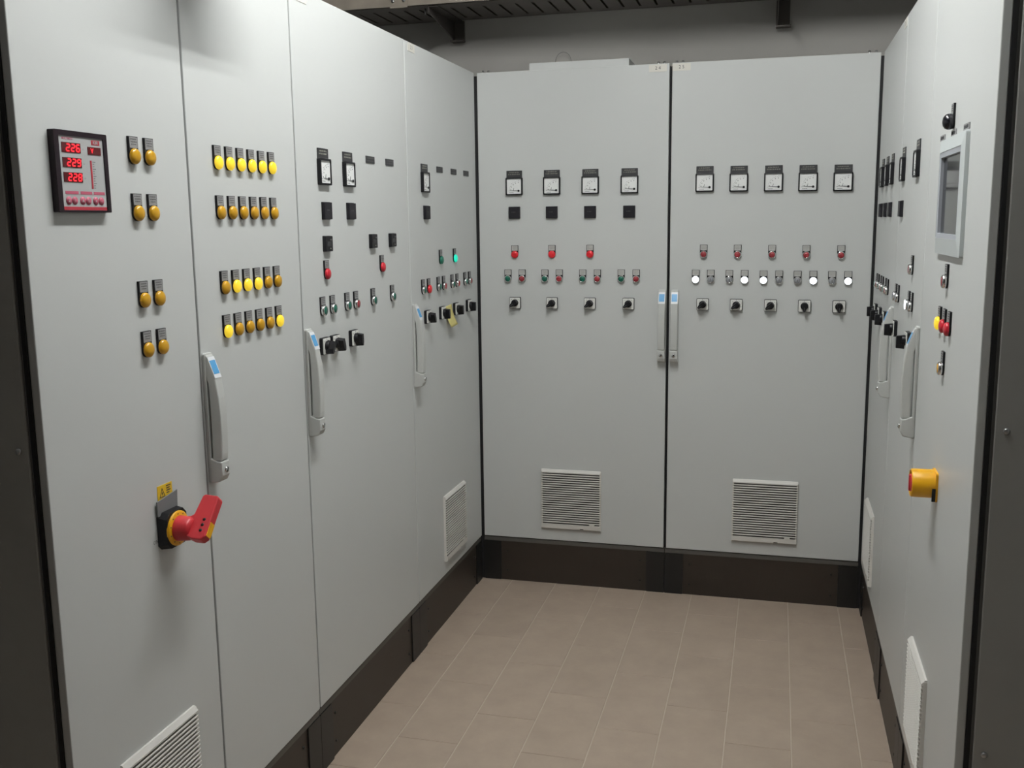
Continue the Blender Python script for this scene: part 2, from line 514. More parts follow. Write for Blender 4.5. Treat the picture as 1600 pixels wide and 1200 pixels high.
cab_a = cabinet('left', ROW_L, SEAM_B, 'double door cabinet with the red multimeter, amber lamps and red main switch', [(ROW_L, SEAM_A, None, 1.705), (SEAM_A, SEAM_B, SEAM_A + .021, None)], side='start', gap=.007)
cab_b = cabinet('left', SEAM_B, SEAM_C, 'grey cabinet with two meters, between the amber lamps and the sticky note cabinet', [(SEAM_B, SEAM_C, SEAM_B + .021, None)], tape=[(2.505, 2.562, '2 2')], eyebolts=(3.15,))
cab_c = cabinet('left', SEAM_C, D - .006, 'corner cabinet carrying the yellow sticky note and two green lamps', [(SEAM_C, D - .006, SEAM_C + .021, 3.718)], tape=[(3.328, 3.394, '2 3')])
cab_d = cabinet('back', L + .008, SEAM_S, 'end row cabinet with four meters and three red lamps', [(L + .008, SEAM_S - .003, -.450, -.834)], tape=[(-.514, -.443, '2 4')], gap=.004, eyebolts=(-1.2, -.468))
cab_e = cabinet('back', SEAM_S, R - .008, 'end row cabinet with five meters and a row of white lamps', [(SEAM_S + .004, R - .008, -.3985, -.018)], tape=[(-.421, -.350, '2 5')], gap=.004, eyebolts=(-.395, .33))
cab_f = cabinet('right', D - .006, SEAM_RF, 'narrow corner cabinet with three meters beside the white lamp cabinet', [(D - .006, SEAM_RF, SEAM_RF + .021, 3.80)], tape=[(3.475, 3.41, '2 6')])
cab_g = cabinet('right', SEAM_RF, SEAM_RN, 'grey cabinet with two meters next to the touch screen cabinet', [(SEAM_RF, SEAM_RN, SEAM_RN + .021, None)])
cab_h = cabinet('right', SEAM_RN, ROW_R, 'grey cabinet with the touch screen and yellow padlock switch', [(SEAM_RN, ROW_R, None, 2.47)], side='end')

# black strips that paint the shade of the gaps where the rows meet
for nm, x0, x1, lb in (('gap_shade_strip', L - .012, L + .010, 'thin black gap-shade post between sticky note cabinet and four meter cabinet'),
                       ('gap_shade_strip', R - .010, R + .012, 'thin black gap-shade post between white lamp cabinet and short row')):
    thing(nm, lb, 'strip', ((x0 + x1) / 2, D + .014, 0), 0, 'shade strips between the cabinet rows',
          MB().box(-(x1 - x0) / 2, (x1 - x0) / 2, -.008, .03, .0, TOP - .012).mesh('gap_shade_strip', 'seal_shade'))

# raised roof plate on the four-meter cabinet
thing('roof_plate', 'pale flat plate lying raised on the roof of the four meter cabinet', 'plate', (-.80, D + .255, TOP - .006), 0, None,
      MB().box(-.205, .205, -.25, .22, 0, .034).mesh('roof_plate', 'paint'))

# ------------------------------------------------------------------ instruments
CM = {}
def holder_outline(w2=.0148, zt=0.0, zb=-.054, n=8):
    pts = [(w2, zt), (-w2, zt)]
    c = zb + w2
    for k in range(n + 1):
        a = math.pi + math.pi * k / n
        pts.append((w2 * math.cos(a), c + w2 * math.sin(a)))
    return pts
LZ = -.0385
CM['holder'] = MB().prism_y(holder_outline(), -.0045, 0).mesh('legend_holder', 'black')
CM['legend'] = MB().prism_y(rounded(-.0128, .0128, -.0225, -.0012, .001, 1), -.0052, -.004).mesh('legend_label', 'legend')
def legend_ink():
    mb = MB()
    for r, z in enumerate((-.0055, -.0105, -.0155)):
        x = -.0095 + .001 * r
        while x < .008:
            l = random.uniform(.002, .0045)
            mb.box(x, min(x + l, .0098), -.0054, -.0051, z - .0011, z + .0011)
            x += l + .0014
    return mb.mesh('lettering', 'legend_ink')
CM['legend_ink'] = legend_ink()
CM['legend_light'] = MB().prism_y(rounded(-.0128, .0128, -.0225, -.0012, .001, 1), -.0052, -.004).mesh('legend_label', 'legend_light')
CM['legend_light_ink'] = CM['legend_ink'].copy()
CM['legend_light_ink'].materials[0] = mat('pale_label_ink', (0.33, 0.325, 0.31), 0.6)
DOME = [(.0150, -.0045), (.0155, -.0070), (.0150, -.0092), (.0130, -.0114), (.0090, -.0132), (.0045, -.0141), (.0001, -.0144)]
for k in ('amber', 'amber_lit', 'red', 'red_lit', 'green', 'green_lit'):
    CM['dome_' + k] = MB().lathe(DOME, 22, 0, LZ).mesh('lens', k)
CM['mushroom'] = MB().lathe([(.0165, -.0045), (.0175, -.009), (.0172, -.0135), (.0150, -.0185), (.0098, -.0225), (.004, -.024), (.0001, -.0243)], 22, 0, LZ).mesh('button_cap', 'black_gloss')
CM['bezel'] = MB().lathe([(.0150, -.0045), (.0152, -.0085), (.0142, -.0118), (.0124, -.0128), (.0112, -.0118), (.0110, -.0085)], 22, 0, LZ).mesh('chrome_ring', 'chrome')
for k in ('red_cap', 'green_cap', 'white_lit', 'clear', 'yellow'):
    CM['cap_' + k] = MB().lathe([(.0111, -.006), (.0110, -.0115), (.0100, -.0128), (.0001, -.0130)], 20, 0, LZ).mesh('button_cap', k)
CM['cap_white_lit'] = MB().lathe([(.0136, -.008), (.0136, -.0125), (.0122, -.0140), (.0001, -.0143)], 20, 0, LZ).mesh('button_cap', 'white_lit')
CM['mark'] = MB().box(-.0011, .0011, -.0134, -.0129, LZ - .005, LZ + .005).mesh('bar_mark', 'ink_dim')

G_AMB1 = 'amber lamps on the multimeter door'
def plate_base(t, pale=False):
    h = link('legend_holder', CM['holder'], t)
    lg = link('legend_label', CM['legend_light' if pale else 'legend'], t, label='pale engraved legend plate' if pale else 'grey engraved legend plate')
    link('lettering', CM['legend_light_ink' if pale else 'legend_ink'], lg)

def lamp(wall, u, z, colour, label, group):
    t = thing('indicator_lamp', label, 'indicator lamp', at(wall, u, z), ROT[wall], group)
    plate_base(t, wall == 'back')
    link('lens', CM['dome_' + colour], t, label=colour.replace('_lit', '') + (' glowing lens' if 'lit' in colour else ' unlit lens'))
    return t

def button(wall, u, z, colour, label, group, cat='push button', name='push_button'):
    t = thing(name, label, cat, at(wall, u, z), ROT[wall], group)
    plate_base(t, wall == 'back')
    link('chrome_ring', CM['bezel'], t)
    c = link('button_cap', CM['cap_' + colour], t, label={'red_cap': 'flat red cap', 'green_cap': 'flat green cap', 'white_lit': 'glowing white cap', 'clear': 'unlit clear cap', 'yellow': 'flat yellow cap'}[colour])
    if colour == 'clear':
        link('bar_mark', CM['mark'], c)
    return t

# 72 mm quadrant meter with its legend plate (origin: centre of the bezel)
def meter_meshes():
    s = .0362
    out = rounded(-s, s, -s, s, .004, 3)
    inn = rounded(-s + .0052, s - .0052, -s + .0052, s - .0052, .0025, 3)
    n = len(out)
    mb = MB()
    mb.add([(x, 0, z) for x, z in out] + [(x, -.0105, z) for x, z in out] + [(x, -.0115, z) for x, z in inn] + [(x, -.006, z) for x, z in inn],
           [(i, (i + 1) % n, (i + 1) % n + n, i + n) for i in range(n)] + [(i + n, (i + 1) % n + n, (i + 1) % n + 2 * n, i + 2 * n) for i in range(n)] +
           [(i + 2 * n, (i + 1) % n + 2 * n, (i + 1) % n + 3 * n, i + 3 * n) for i in range(n)] + [tuple(range(n - 1, -1, -1))])
    CM['m_bezel'] = mb.mesh('bezel', 'black')
    CM['m_dial'] = MB().prism_y(rounded(-s + .005, s - .005, -s + .005, s - .005, .002, 2), -.0080, -.002).mesh('dial', 'dial')
    mb = MB()
    px, pz = .0195, -.0185                      # pivot, lower right
    for k in range(11):
        a = math.radians(180 - 90 * k / 10)
        r0, r1 = .0385, (.0435 if k % 5 == 0 else .0412)
        d = Vector((math.cos(a), math.sin(a))); q = Vector((-d.y, d.x)) * .0005
        pts = [(px + d.x * r0 - q.x, pz + d.y * r0 - q.y), (px + d.x * r0 + q.x, pz + d.y * r0 + q.y), (px + d.x * r1 + q.x, pz + d.y * r1 + q.y), (px + d.x * r1 - q.x, pz + d.y * r1 - q.y)]
        mb.prism_y(pts, -.0083, -.0079)
    for k, (rr) in enumerate((.034,)):
        for j in range(0, 5):
            a = math.radians(172 - 20 * j)
            x, z = px + math.cos(a) * rr, pz + math.sin(a) * rr
            mb.box(x - .0012, x + .0012, -.0083, -.0079, z - .0016, z + .0016)
    x = -.021
    while x < -.004:
        l = random.uniform(.0015, .003)
        mb.box(x, x + l, -.0083, -.0079, -.0265, -.0248); x += l + .0008
    CM['m_scale'] = mb.mesh('dial_scale', 'ink_dim')
    mb = MB()
    mb.prism_y([(-.019, -.0162), (-.019, -.0171), (.0195, -.0196), (.0195, -.0174)], -.0098, -.0092)
    mb.prism_y([(-.0040, -.0175), (-.0022, -.0175), (.0004, -.0060), (-.0006, -.0060)], -.0098, -.0092)
    CM['m_needle'] = mb.mesh('needle', 'ink_dark')
    CM['m_pivot'] = MB().lathe([(.0045, -.0080), (.0045, -.0100), (.0035, -.0108), (.0001, -.0108)], 14, px, pz).mesh('zero_screw', 'black')
    CM['m_plate'] = MB().prism_y(rounded(-.0335, .0335, s - .001, s + .0285, .001, 1), -.003, 0).mesh('legend_plate', 'tag')
    CM['m_text'] = {}
meter_meshes()
def dash_text(z, x0, x1, h, y, rng, mb):
    x = x0
    while x < x1 - .002:
        l = rng.uniform(.003, .007)
        e = min(x + l, x1)
        xx = x
        while xx < e - .001:
            mb.box(xx, xx + .0011, y - .0003, y + .0001, z - h / 2, z + h / 2 * rng.choice((1, .6, 1)))
            xx += .0017
        x = e + .0016

def meter(wall, u, label, group, zc=1.732, style=0):
    t = thing('panel_meter', label, 'meter', at(wall, u, zc), ROT[wall], group)
    link('bezel', CM['m_bezel'], t)
    d = link('dial', CM['m_dial'], t, label='white dial face')
    link('dial_scale', CM['m_scale'], d)
    link('zero_screw', CM['m_pivot'], t)
    link('needle', CM['m_needle'], t)
    p = link('legend_plate', CM['m_plate'], t, label='dark engraved plate above the dial')
    if style not in CM['m_text']:
        rng = random.Random(style)
        mb = MB()
        dash_text(.0575, -.022, .022, .0042, -.003, rng, mb)
        dash_text(.0495, -.026, .026, .0042, -.003, rng, mb)
        CM['m_text'][style] = mb.mesh('lettering', 'ink_pale')
    link('lettering', CM['m_text'][style], p)
    return t

CM['sq'] = MB().taper_y(rounded(-.0235, .0235, -.0235, .0235, .002, 2), -.0105, rounded(-.0243, .0243, -.0243, .0243, .002, 2), 0).mesh('cover', 'charcoal')
CM['sq_frame'] = MB().prism_y(rounded(-.0248, .0248, -.0248, .0248, .002, 2), -.004, 0).mesh('frame', 'black')
def sq_text():
    mb = MB(); dash_text(.002, -.010, .008, .0028, -.0105, random.Random(3), mb)
    return mb.mesh('lettering', 'ink_dim')
CM['sq_text'] = sq_text()
def square(wall, u, label, group, z=1.6245):
    t = thing('square_module', label, 'module', at(wall, u, z), ROT[wall], group)
    link('frame', CM['sq_frame'], t)
    c = link('cover', CM['sq'], t)
    link('lettering', CM['sq_text'], c)
def sq2_meshes():
    s = .0215
    CM['sq2'] = MB().taper_y(rounded(-s, s, -s, s, .003, 3), -.011, rounded(-s - .001, s + .001, -s - .001, s + .001, .003, 3), 0).mesh('cover', 'black')
    mb = MB(); mb.box(.003, .017, -.0118, -.0108, .009, .013)
    CM['sq2_mark'] = mb.mesh('print_field', 'ink_dim')
    CM['sq2_led'] = MB().lathe([(.0018, -.0108), (.0018, -.0125), (.0001, -.0130)], 10, .005, -.014).mesh('status_light', 'ink_pale')
    CM['sq2_win'] = MB().prism_y(rounded(-.014, .012, -.007, .006, .001, 1), -.0114, -.0108).mesh('window', 'black_gloss')
sq2_meshes()
def square2(wall, u, label, group, z=1.5325):
    t = thing('timer_module', label, 'module', at(wall, u, z), ROT[wall], group)
    c = link('cover', CM['sq2'], t)
    for k, n in (('sq2_mark', 'print_field'), ('sq2_led', 'status_light'), ('sq2_win', 'window')):
        link(n, CM[k], t)

CM['tag'] = MB().prism_y(rounded(-.0345, .0345, -.0215, 0, .001, 1), -.002, 0).mesh('engraved_tag', 'tag')
def tag_text():
    mb = MB()
    dash_text(-.0065, -.024, .024, .0036, -.002, random.Random(8), mb)
    dash_text(-.0145, -.026, .022, .0036, -.002, random.Random(9), mb)
    return mb.mesh('lettering', 'ink_dim')
CM['tag_text'] = tag_text()
def tag(wall, u, label, group, z=1.795):
    t = thing('engraved_tag', label, 'tag', at(wall, u, z), ROT[wall], group, CM['tag'])
    link('lettering', CM['tag_text'], t)

def rotary_meshes():
    s = .0243
    CM['r_base'] = MB().prism_y(rounded(-s, s, -s, s, .004, 3), -.010, 0).mesh('switch_body', 'black')
    CM['r_face'] = MB().prism_y(rounded(-s + .0018, s - .0018, -s + .0018, s - .0018, .003, 3), -.0118, -.009).mesh('face_plate', 'face')
    mb = MB()
    for a in (90, 135, 45):
        x, z = math.cos(math.radians(a)) * .0195, math.sin(math.radians(a)) * .0195
        mb.box(x - .0007, x + .0007, -.0121, -.0116, z - .0018, z + .0018)
    CM['r_mark'] = mb.mesh('position_marks', 'ink_dim')
    CM['r_knob'] = MB().lathe([(.0150, -.0118), (.0146, -.0200), (.0130, -.0225), (.0001, -.0228)], 22).mesh('knob', 'black')
    # grip pointing along +z before it is turned
    a = [(-.0085, -.0145), (.0085, -.0145), (.0080, .0120), (.0035, .0240), (-.0035, .0240), (-.0080, .0120)]
    b = [(-.0075, -.0120), (.0075, -.0120), (.0068, .0120), (.0030, .0222), (-.0030, .0222), (-.0068, .0120)]
    CM['r_grip'] = MB().taper_y(b, -.036, a, -.014).mesh('knob_grip', 'black')
    CM['r_line'] = MB().box(-.0008, .0008, -.0364, -.0359, .004, .019).mesh('pointer_line', 'ink_dim')
rotary_meshes()
def rotary(wall, u, label, group, z=1.2455, angle=135):
    """angle: degrees anticlockwise from straight up, as one faces the door"""
    t = thing('rotary_switch', label, 'switch', at(wall, u, z), ROT[wall], group)
    link('switch_body', CM['r_base'], t)
    f = link('face_plate', CM['r_face'], t, label='light grey square face')
    link('position_marks', CM['r_mark'], f)
    k = link('knob', CM['r_knob'], t)
    k.rotation_euler = (0, -math.radians(angle), 0)
    link('knob_grip', CM['r_grip'], k)
    link('pointer_line', CM['r_line'], k)

ORD = ['first', 'second', 'third', 'fourth', 'fifth', 'sixth']
# --- the multimeter door: four pairs of amber lamps
pairs = [('top', 1.763), ('second', 1.652), ('third', 1.4785), ('bottom', 1.377)]
for nm, z in pairs:
    for u, side_ in ((1.757, 'nearer the red multimeter edge'), (1.808, 'nearer the door seam')):
        lamp('left', u, z, 'amber', f'unlit amber lamp, {nm} pair of the multimeter door, {side_}', G_AMB1)
# --- the six-column lamp door
lit = {0: range(6), 1: (), 2: (1, 2, 3), 3: (0, 5)}
for r, (z, nm) in enumerate(((1.767, 'top'), (1.655, 'second'), (1.4835, 'third'), (1.3815, 'bottom'))):
    for k in range(6):
        on = k in lit[r]
        lamp('left', 2.066 + .0505 * k, z, 'amber_lit' if on else 'amber',
             f'{"glowing" if on else "unlit"} amber lamp, {ORD[k]} from the handle side in {nm} row of six', 'amber lamps in four rows of six')
# --- two-meter door of the long row
T3 = 'on the door with two meters and red lamps'
for k, u in enumerate((2.622, 2.790)):
    meter('left', u, f'{ORD[k]} meter beyond the amber lamps, on the long row', 'panel meters of the long row', style=k)
    square('left', u + .006, f'plain black square module under the {ORD[k]} meter beyond the amber lamps', 'square modules of the long row')
for k, u in enumerate((2.964, 3.126)):
    tag('left', u, f'dark engraved tag, {ORD[k]} beside the two meters on the long row', 'engraved tags of the long row')
for k, u in enumerate((2.624, 2.957, 3.122)):
    square2('left', u, f'small black timer module, {ORD[k]} of three above the red lamps on the long row', 'timer modules')
lamp('left', 2.614, 1.486, 'red', 'red dome lamp under the first timer module beyond the amber lamps', 'red dome lamps of the long row')
lamp('left', 3.029, 1.486, 'red', 'red dome lamp between and below the last two timer modules', 'red dome lamps of the long row')
for k, (u, c) in enumerate(((2.580, 'g'), (2.644, 'g'), (2.747, 'g'), (2.811, 'r'), (2.946, 'g'), (3.111, 'g'))):
    cn = 'green' if c == 'g' else 'red'
    button('left', u, 1.3845, cn + '_cap', f'chrome ringed {cn} push button, {ORD[k]} of six above the long row rotary switches', 'push buttons on the two meter door')
for k, (u, a) in enumerate(((2.578, 150), (2.645, 200), (2.778, 185))):
    rotary('left', u, f'black rotary switch, {ORD[k]} of three beside the handle of the two meter door', 'rotary switches of the two meter door', angle=a)
# --- sticky-note corner door
meter('left', 3.460, 'single meter on the corner door with the sticky note', 'panel meters of the long row', style=2)
square('left', 3.468, 'black square module under the single meter of the sticky note door', 'square modules of the long row')
for k, u in enumerate((3.633, 3.803, 3.966)):
    tag('left', u, f'dark engraved tag, {ORD[k]} of three beside the single meter', 'engraved tags of the long row')
lamp('left', 3.618, 1.4855, 'green', 'unlit green dome lamp of the sticky note door', 'green dome lamps')
lamp('left', 3.788, 1.4855, 'green_lit', 'glowing green dome lamp of the sticky note door', 'green dome lamps')
for k, (u, c) in enumerate(((3.414, 'g'), (3.584, 'g'), (3.751, 'g'), (3.919, 'g'))):
    button('left', u, 1.385, 'green_cap', f'chrome ringed green push button, {ORD[k]} pair above the sticky note row', 'push buttons of the sticky note door')
    if k == 0:
        lamp('left', 3.475, 1.385, 'red_lit', 'red dome lamp in the first pair above the sticky note row', 'push buttons of the sticky note door')
    else:
        button('left', u + .063, 1.385, 'red_cap', f'chrome ringed red push button, {ORD[k]} pair above the sticky note row', 'push buttons of the sticky note door')
for k, u in enumerate((3.447, 3.615, 3.786, 3.955)):
    rotary('left', u, f'black rotary switch, {ORD[k]} from the handle of the sticky note door', 'rotary switches of the sticky note door', angle=(205, 190, 190, 185)[k], z=1.2465)
# --- four-meter door of the end row
for k, u in enumerate((-1.073, -.912, -.750, -.588)):
    meter('back', u, f'{ORD[k]} meter from the corner post on the four meter cabinet', 'meters of the four meter cabinet', style=3 + k, zc=1.7335 - .0005 * k)
    square('back', u - .001, f'black square module under the {ORD[k]} meter of the four meter cabinet', 'square modules of the four meter cabinet', z=1.625 - .0008 * k)
    if k < 3:
        lamp('back', u - .001, 1.489, 'red_lit', f'glowing red lamp in the {ORD[k]} column of the four meter cabinet', 'red lamps of the four meter cabinet')
    for s, c in ((-1, 'green'), (1, 'red')):
        button('back', u + s * .031 - .001, 1.387, c + '_cap', f'{c} push button in the {ORD[k]} column of the four meter cabinet', 'push buttons of the four meter cabinet')
    rotary('back', u - .001, f'black rotary switch in the {ORD[k]} column of the four meter cabinet', 'rotary switches of the four meter cabinet', angle=128, z=1.246)
# --- five-meter door of the end row
for k, (u, w1) in enumerate(((-.287, 1), (-.154, 0), (-.021, 1), (.109, 0), (.239, 0))):
    meter('back', u, f'{ORD[k]} meter from the double handles on the five meter cabinet', 'meters of the five meter cabinet', style=7 + k, zc=1.7325 - .0018 * k)
    u2 = u + .001 + .0006 * k
    button('back', u2, 1.487 - .0013 * k, 'red_cap', f'red push button in the {ORD[k]} column of the five meter cabinet', 'red buttons of the five meter cabinet')
    for s in (-1, 1):
        on = (s == -1) == bool(w1)
        button('back', u2 + s * .030, 1.386 - .0012 * k, 'white_lit' if on else 'clear',
               f'{"glowing white" if on else "unlit clear"} lamp button in the {ORD[k]} column of the five meter cabinet', 'white lamp buttons of the five meter cabinet', 'indicator lamp', 'lamp_button')
    rotary('back', u2, f'black rotary switch in the {ORD[k]} column of the five meter cabinet', 'rotary switches of the five meter cabinet', angle=(128, 128, 128, 180, 180)[k], z=1.2465 - .001 * k)
# --- short row, corner door (three meters) and the next (two meters)
for k, u in enumerate((3.930, 3.777, 3.612)):
    nm = f'{ORD[k]} from the corner post on the narrow corner cabinet'
    meter('right', u, f'panel meter, {nm}', 'meters of the short row', style=12 + k)
    square('right', u, f'black square module, {nm}', 'square modules of the short row', z=1.613)
    button('right', u + .031, 1.381, 'green_cap', f'green push button, {nm}', 'push buttons of the short row')
    button('right', u - .031, 1.381, 'red_cap', f'red push button, {nm}', 'push buttons of the short row')
    rotary('right', u, f'black rotary switch, {nm}', 'rotary switches of the short row', angle=180)
for k, u in enumerate((3.302, 2.978)):
    nm = f'{"farther" if k == 0 else "nearer"} column of the two meter short row cabinet'
    meter('right', u, f'panel meter, {nm}', 'meters of the short row', style=15 + k)
    if k == 0:
        square('right', u - .004, 'black square module on the cabinet next to the touch screen', 'square modules of the short row', z=1.613)
    else:
        button('right', u, 1.482, 'red_cap', 'single red push button above the lamp pair nearest the touch screen', 'push buttons of the short row')
    button('right', u + .031, 1.381, 'white_lit' if k == 1 else 'clear', f'{"glowing white" if k else "unlit clear"} lamp button, corner side, {nm}', 'lamp buttons of the short row', 'indicator lamp', 'lamp_button')
    button('right', u - .031, 1.381, 'clear', f'unlit clear lamp button, screen side, {nm}', 'lamp buttons of the short row', 'indicator lamp', 'lamp_button')
    rotary('right', u - .01, f'black rotary switch, {nm}', 'rotary switches of the short row', angle=180)
# --- touch screen door
def mushroom():
    t = thing('push_button', 'black domed push button above the touch screen', 'push button', at('right', 2.422, 1.832), ROT['right'])
    plate_base(t)
    link('button_cap', CM['mushroom'], t)
mushroom()
button('right', 2.385, 1.484, 'red_cap', 'red push button with chrome ring directly under the touch screen', 'push buttons under the touch screen')
lamp('right', 2.448, 1.385, 'amber_lit', 'glowing yellow lamp of the trio under the touch screen', 'lamp trio under the touch screen')
lamp('right', 2.381, 1.385, 'red', 'red lamp in the middle of the trio under the touch screen', 'lamp trio under the touch screen')
lamp('right', 2.315, 1.385, 'red', 'red lamp at the outer end of the trio under the touch screen', 'lamp trio under the touch screen')
button('right', 2.372, 1.291, 'yellow', 'yellow push button with chrome ring below the lamp trio', 'push buttons under the touch screen')

def touch_screen():
    W2, z0, z1 = .165, -.128, .128
    t = thing('touch_screen', 'pale grey operator touch screen with dark display', 'screen', at('right', 2.378, 1.6315), ROT['right'])
    def ring(o, i, y0, y1, y2, m, name):
        n = len(o)
        mb = MB().add([(x, 0, z) for x, z in o] + [(x, y0, z) for x, z in o] + [(x, y1, z) for x, z in i] + [(x, y2, z) for x, z in i],
                      [(k, (k + 1) % n, (k + 1) % n + n, k + n) for k in range(n)] + [(k + n, (k + 1) % n + n, (k + 1) % n + 2 * n, k + 2 * n) for k in range(n)] +
                      [(k + 2 * n, (k + 1) % n + 2 * n, (k + 1) % n + 3 * n, k + 3 * n) for k in range(n)])
        return link(name, mb.mesh(name, m), t)
    ring(rounded(-W2, W2, z0, z1, .004, 2), rounded(-W2 + .026, W2 - .026, z0 + .036, z1 - .028, .003, 2), -.008, -.012, -.011, 'hmi', 'outer_bezel')
    ring(rounded(-W2 + .0262, W2 - .0262, z0 + .0362, z1 - .0282, .003, 2), rounded(-W2 + .040, W2 - .040, z0 + .046, z1 - .040, .002, 2), -.0112, -.0105, -.0035, 'hmi_inner', 'inner_bezel')
    link('display', MB().box(-W2 + .038, W2 - .038, -.0035, -.001, z0 + .044, z1 - .038).mesh('display', 'screen'), t)
touch_screen()
for k, u in enumerate((2.562, 2.408, 2.253)):
    t = thing('engraved_tag', f'small grey tag above the touch screen, {ORD[k]} from the corner', 'tag', at('right', u, 1.775), ROT['right'], 'tags above the touch screen',
              MB().prism_y(rounded(-.033, .033, -.013, 0, .001, 1), -.002, 0).mesh('engraved_tag', 'legend'))
    mb = MB(); dash_text(-.0065, -.026, .026, .007, -.002, random.Random(30 + k), mb)
    link('lettering', mb.mesh('lettering', 'ink_dark'), t)

def padlock_switch():
    t = thing('padlock_switch', 'yellow round padlock switch with red knob below the touch screen', 'switch', at('right', 2.382, .984), ROT['right'])
    link('base_plate', MB().prism_y(rounded(-.031, .031, -.037, .031, .006, 3), -.005, 0).mesh('base_plate', 'yellow'), t)
    link('collar', MB().lathe([(.0330, -.005), (.0325, -.052), (.0310, -.055), (.0285, -.055), (.0275, -.040), (.0001, -.040)], 28).mesh('collar', 'yellow'), t, label='yellow shroud')
    k = link('knob', MB().lathe([(.022, -.040), (.021, -.052), (.019, -.056), (.0001, -.056)], 22).mesh('knob', 'sw_red'), t, label='red knob')
    link('knob_grip', MB().prism_y([(-.006, -.018), (.006, -.018), (.006, .018), (-.006, .018)], -.0585, -.05).mesh('knob_grip', 'sw_red'), k)
    link('padlock_slot', MB().box(.0300, .0340, -.0125, -.005, -.034, -.004).mesh('padlock_slot', 'black'), t)
padlock_switch()

# --- multimeter
SEG = {'2': 'abged', '6': 'afgedc', '9': 'abcdfg', '8': 'abcdefg', '0': 'abcdef', '1': 'bc', '3': 'abgcd', '4': 'fgbc', '5': 'afgcd', '7': 'abc', 'V': 'fbedc'}
def seven(ch, x, z, w, h, y, mb, th=None):
    th = th or w * .2
    sh = .12
    S = {'a': (0, w, h, h), 'g': (0, w, h / 2, h / 2), 'd': (0, w, 0, 0), 'f': (0, 0, h / 2, h), 'b': (w, w, h / 2, h), 'e': (0, 0, 0, h / 2), 'c': (w, w, 0, h / 2)}
    for s in SEG[ch]:
        x0, x1, z0, z1 = S[s]
        t = th / 2
        if x0 == x1:
            p = [(x0 - t, z0 + t * .6), (x0 + t, z0 + t * .6), (x0 + t, z1 - t * .6), (x0 - t, z1 - t * .6)]
        else:
            p = [(x0 + t * .6, z0 - t), (x1 - t * .6, z0 - t), (x1 - t * .6, z0 + t), (x0 + t * .6, z0 + t)]
        mb.prism_y([(x + px + sh * pz, z + pz) for px, pz in p], y, y + .0006)

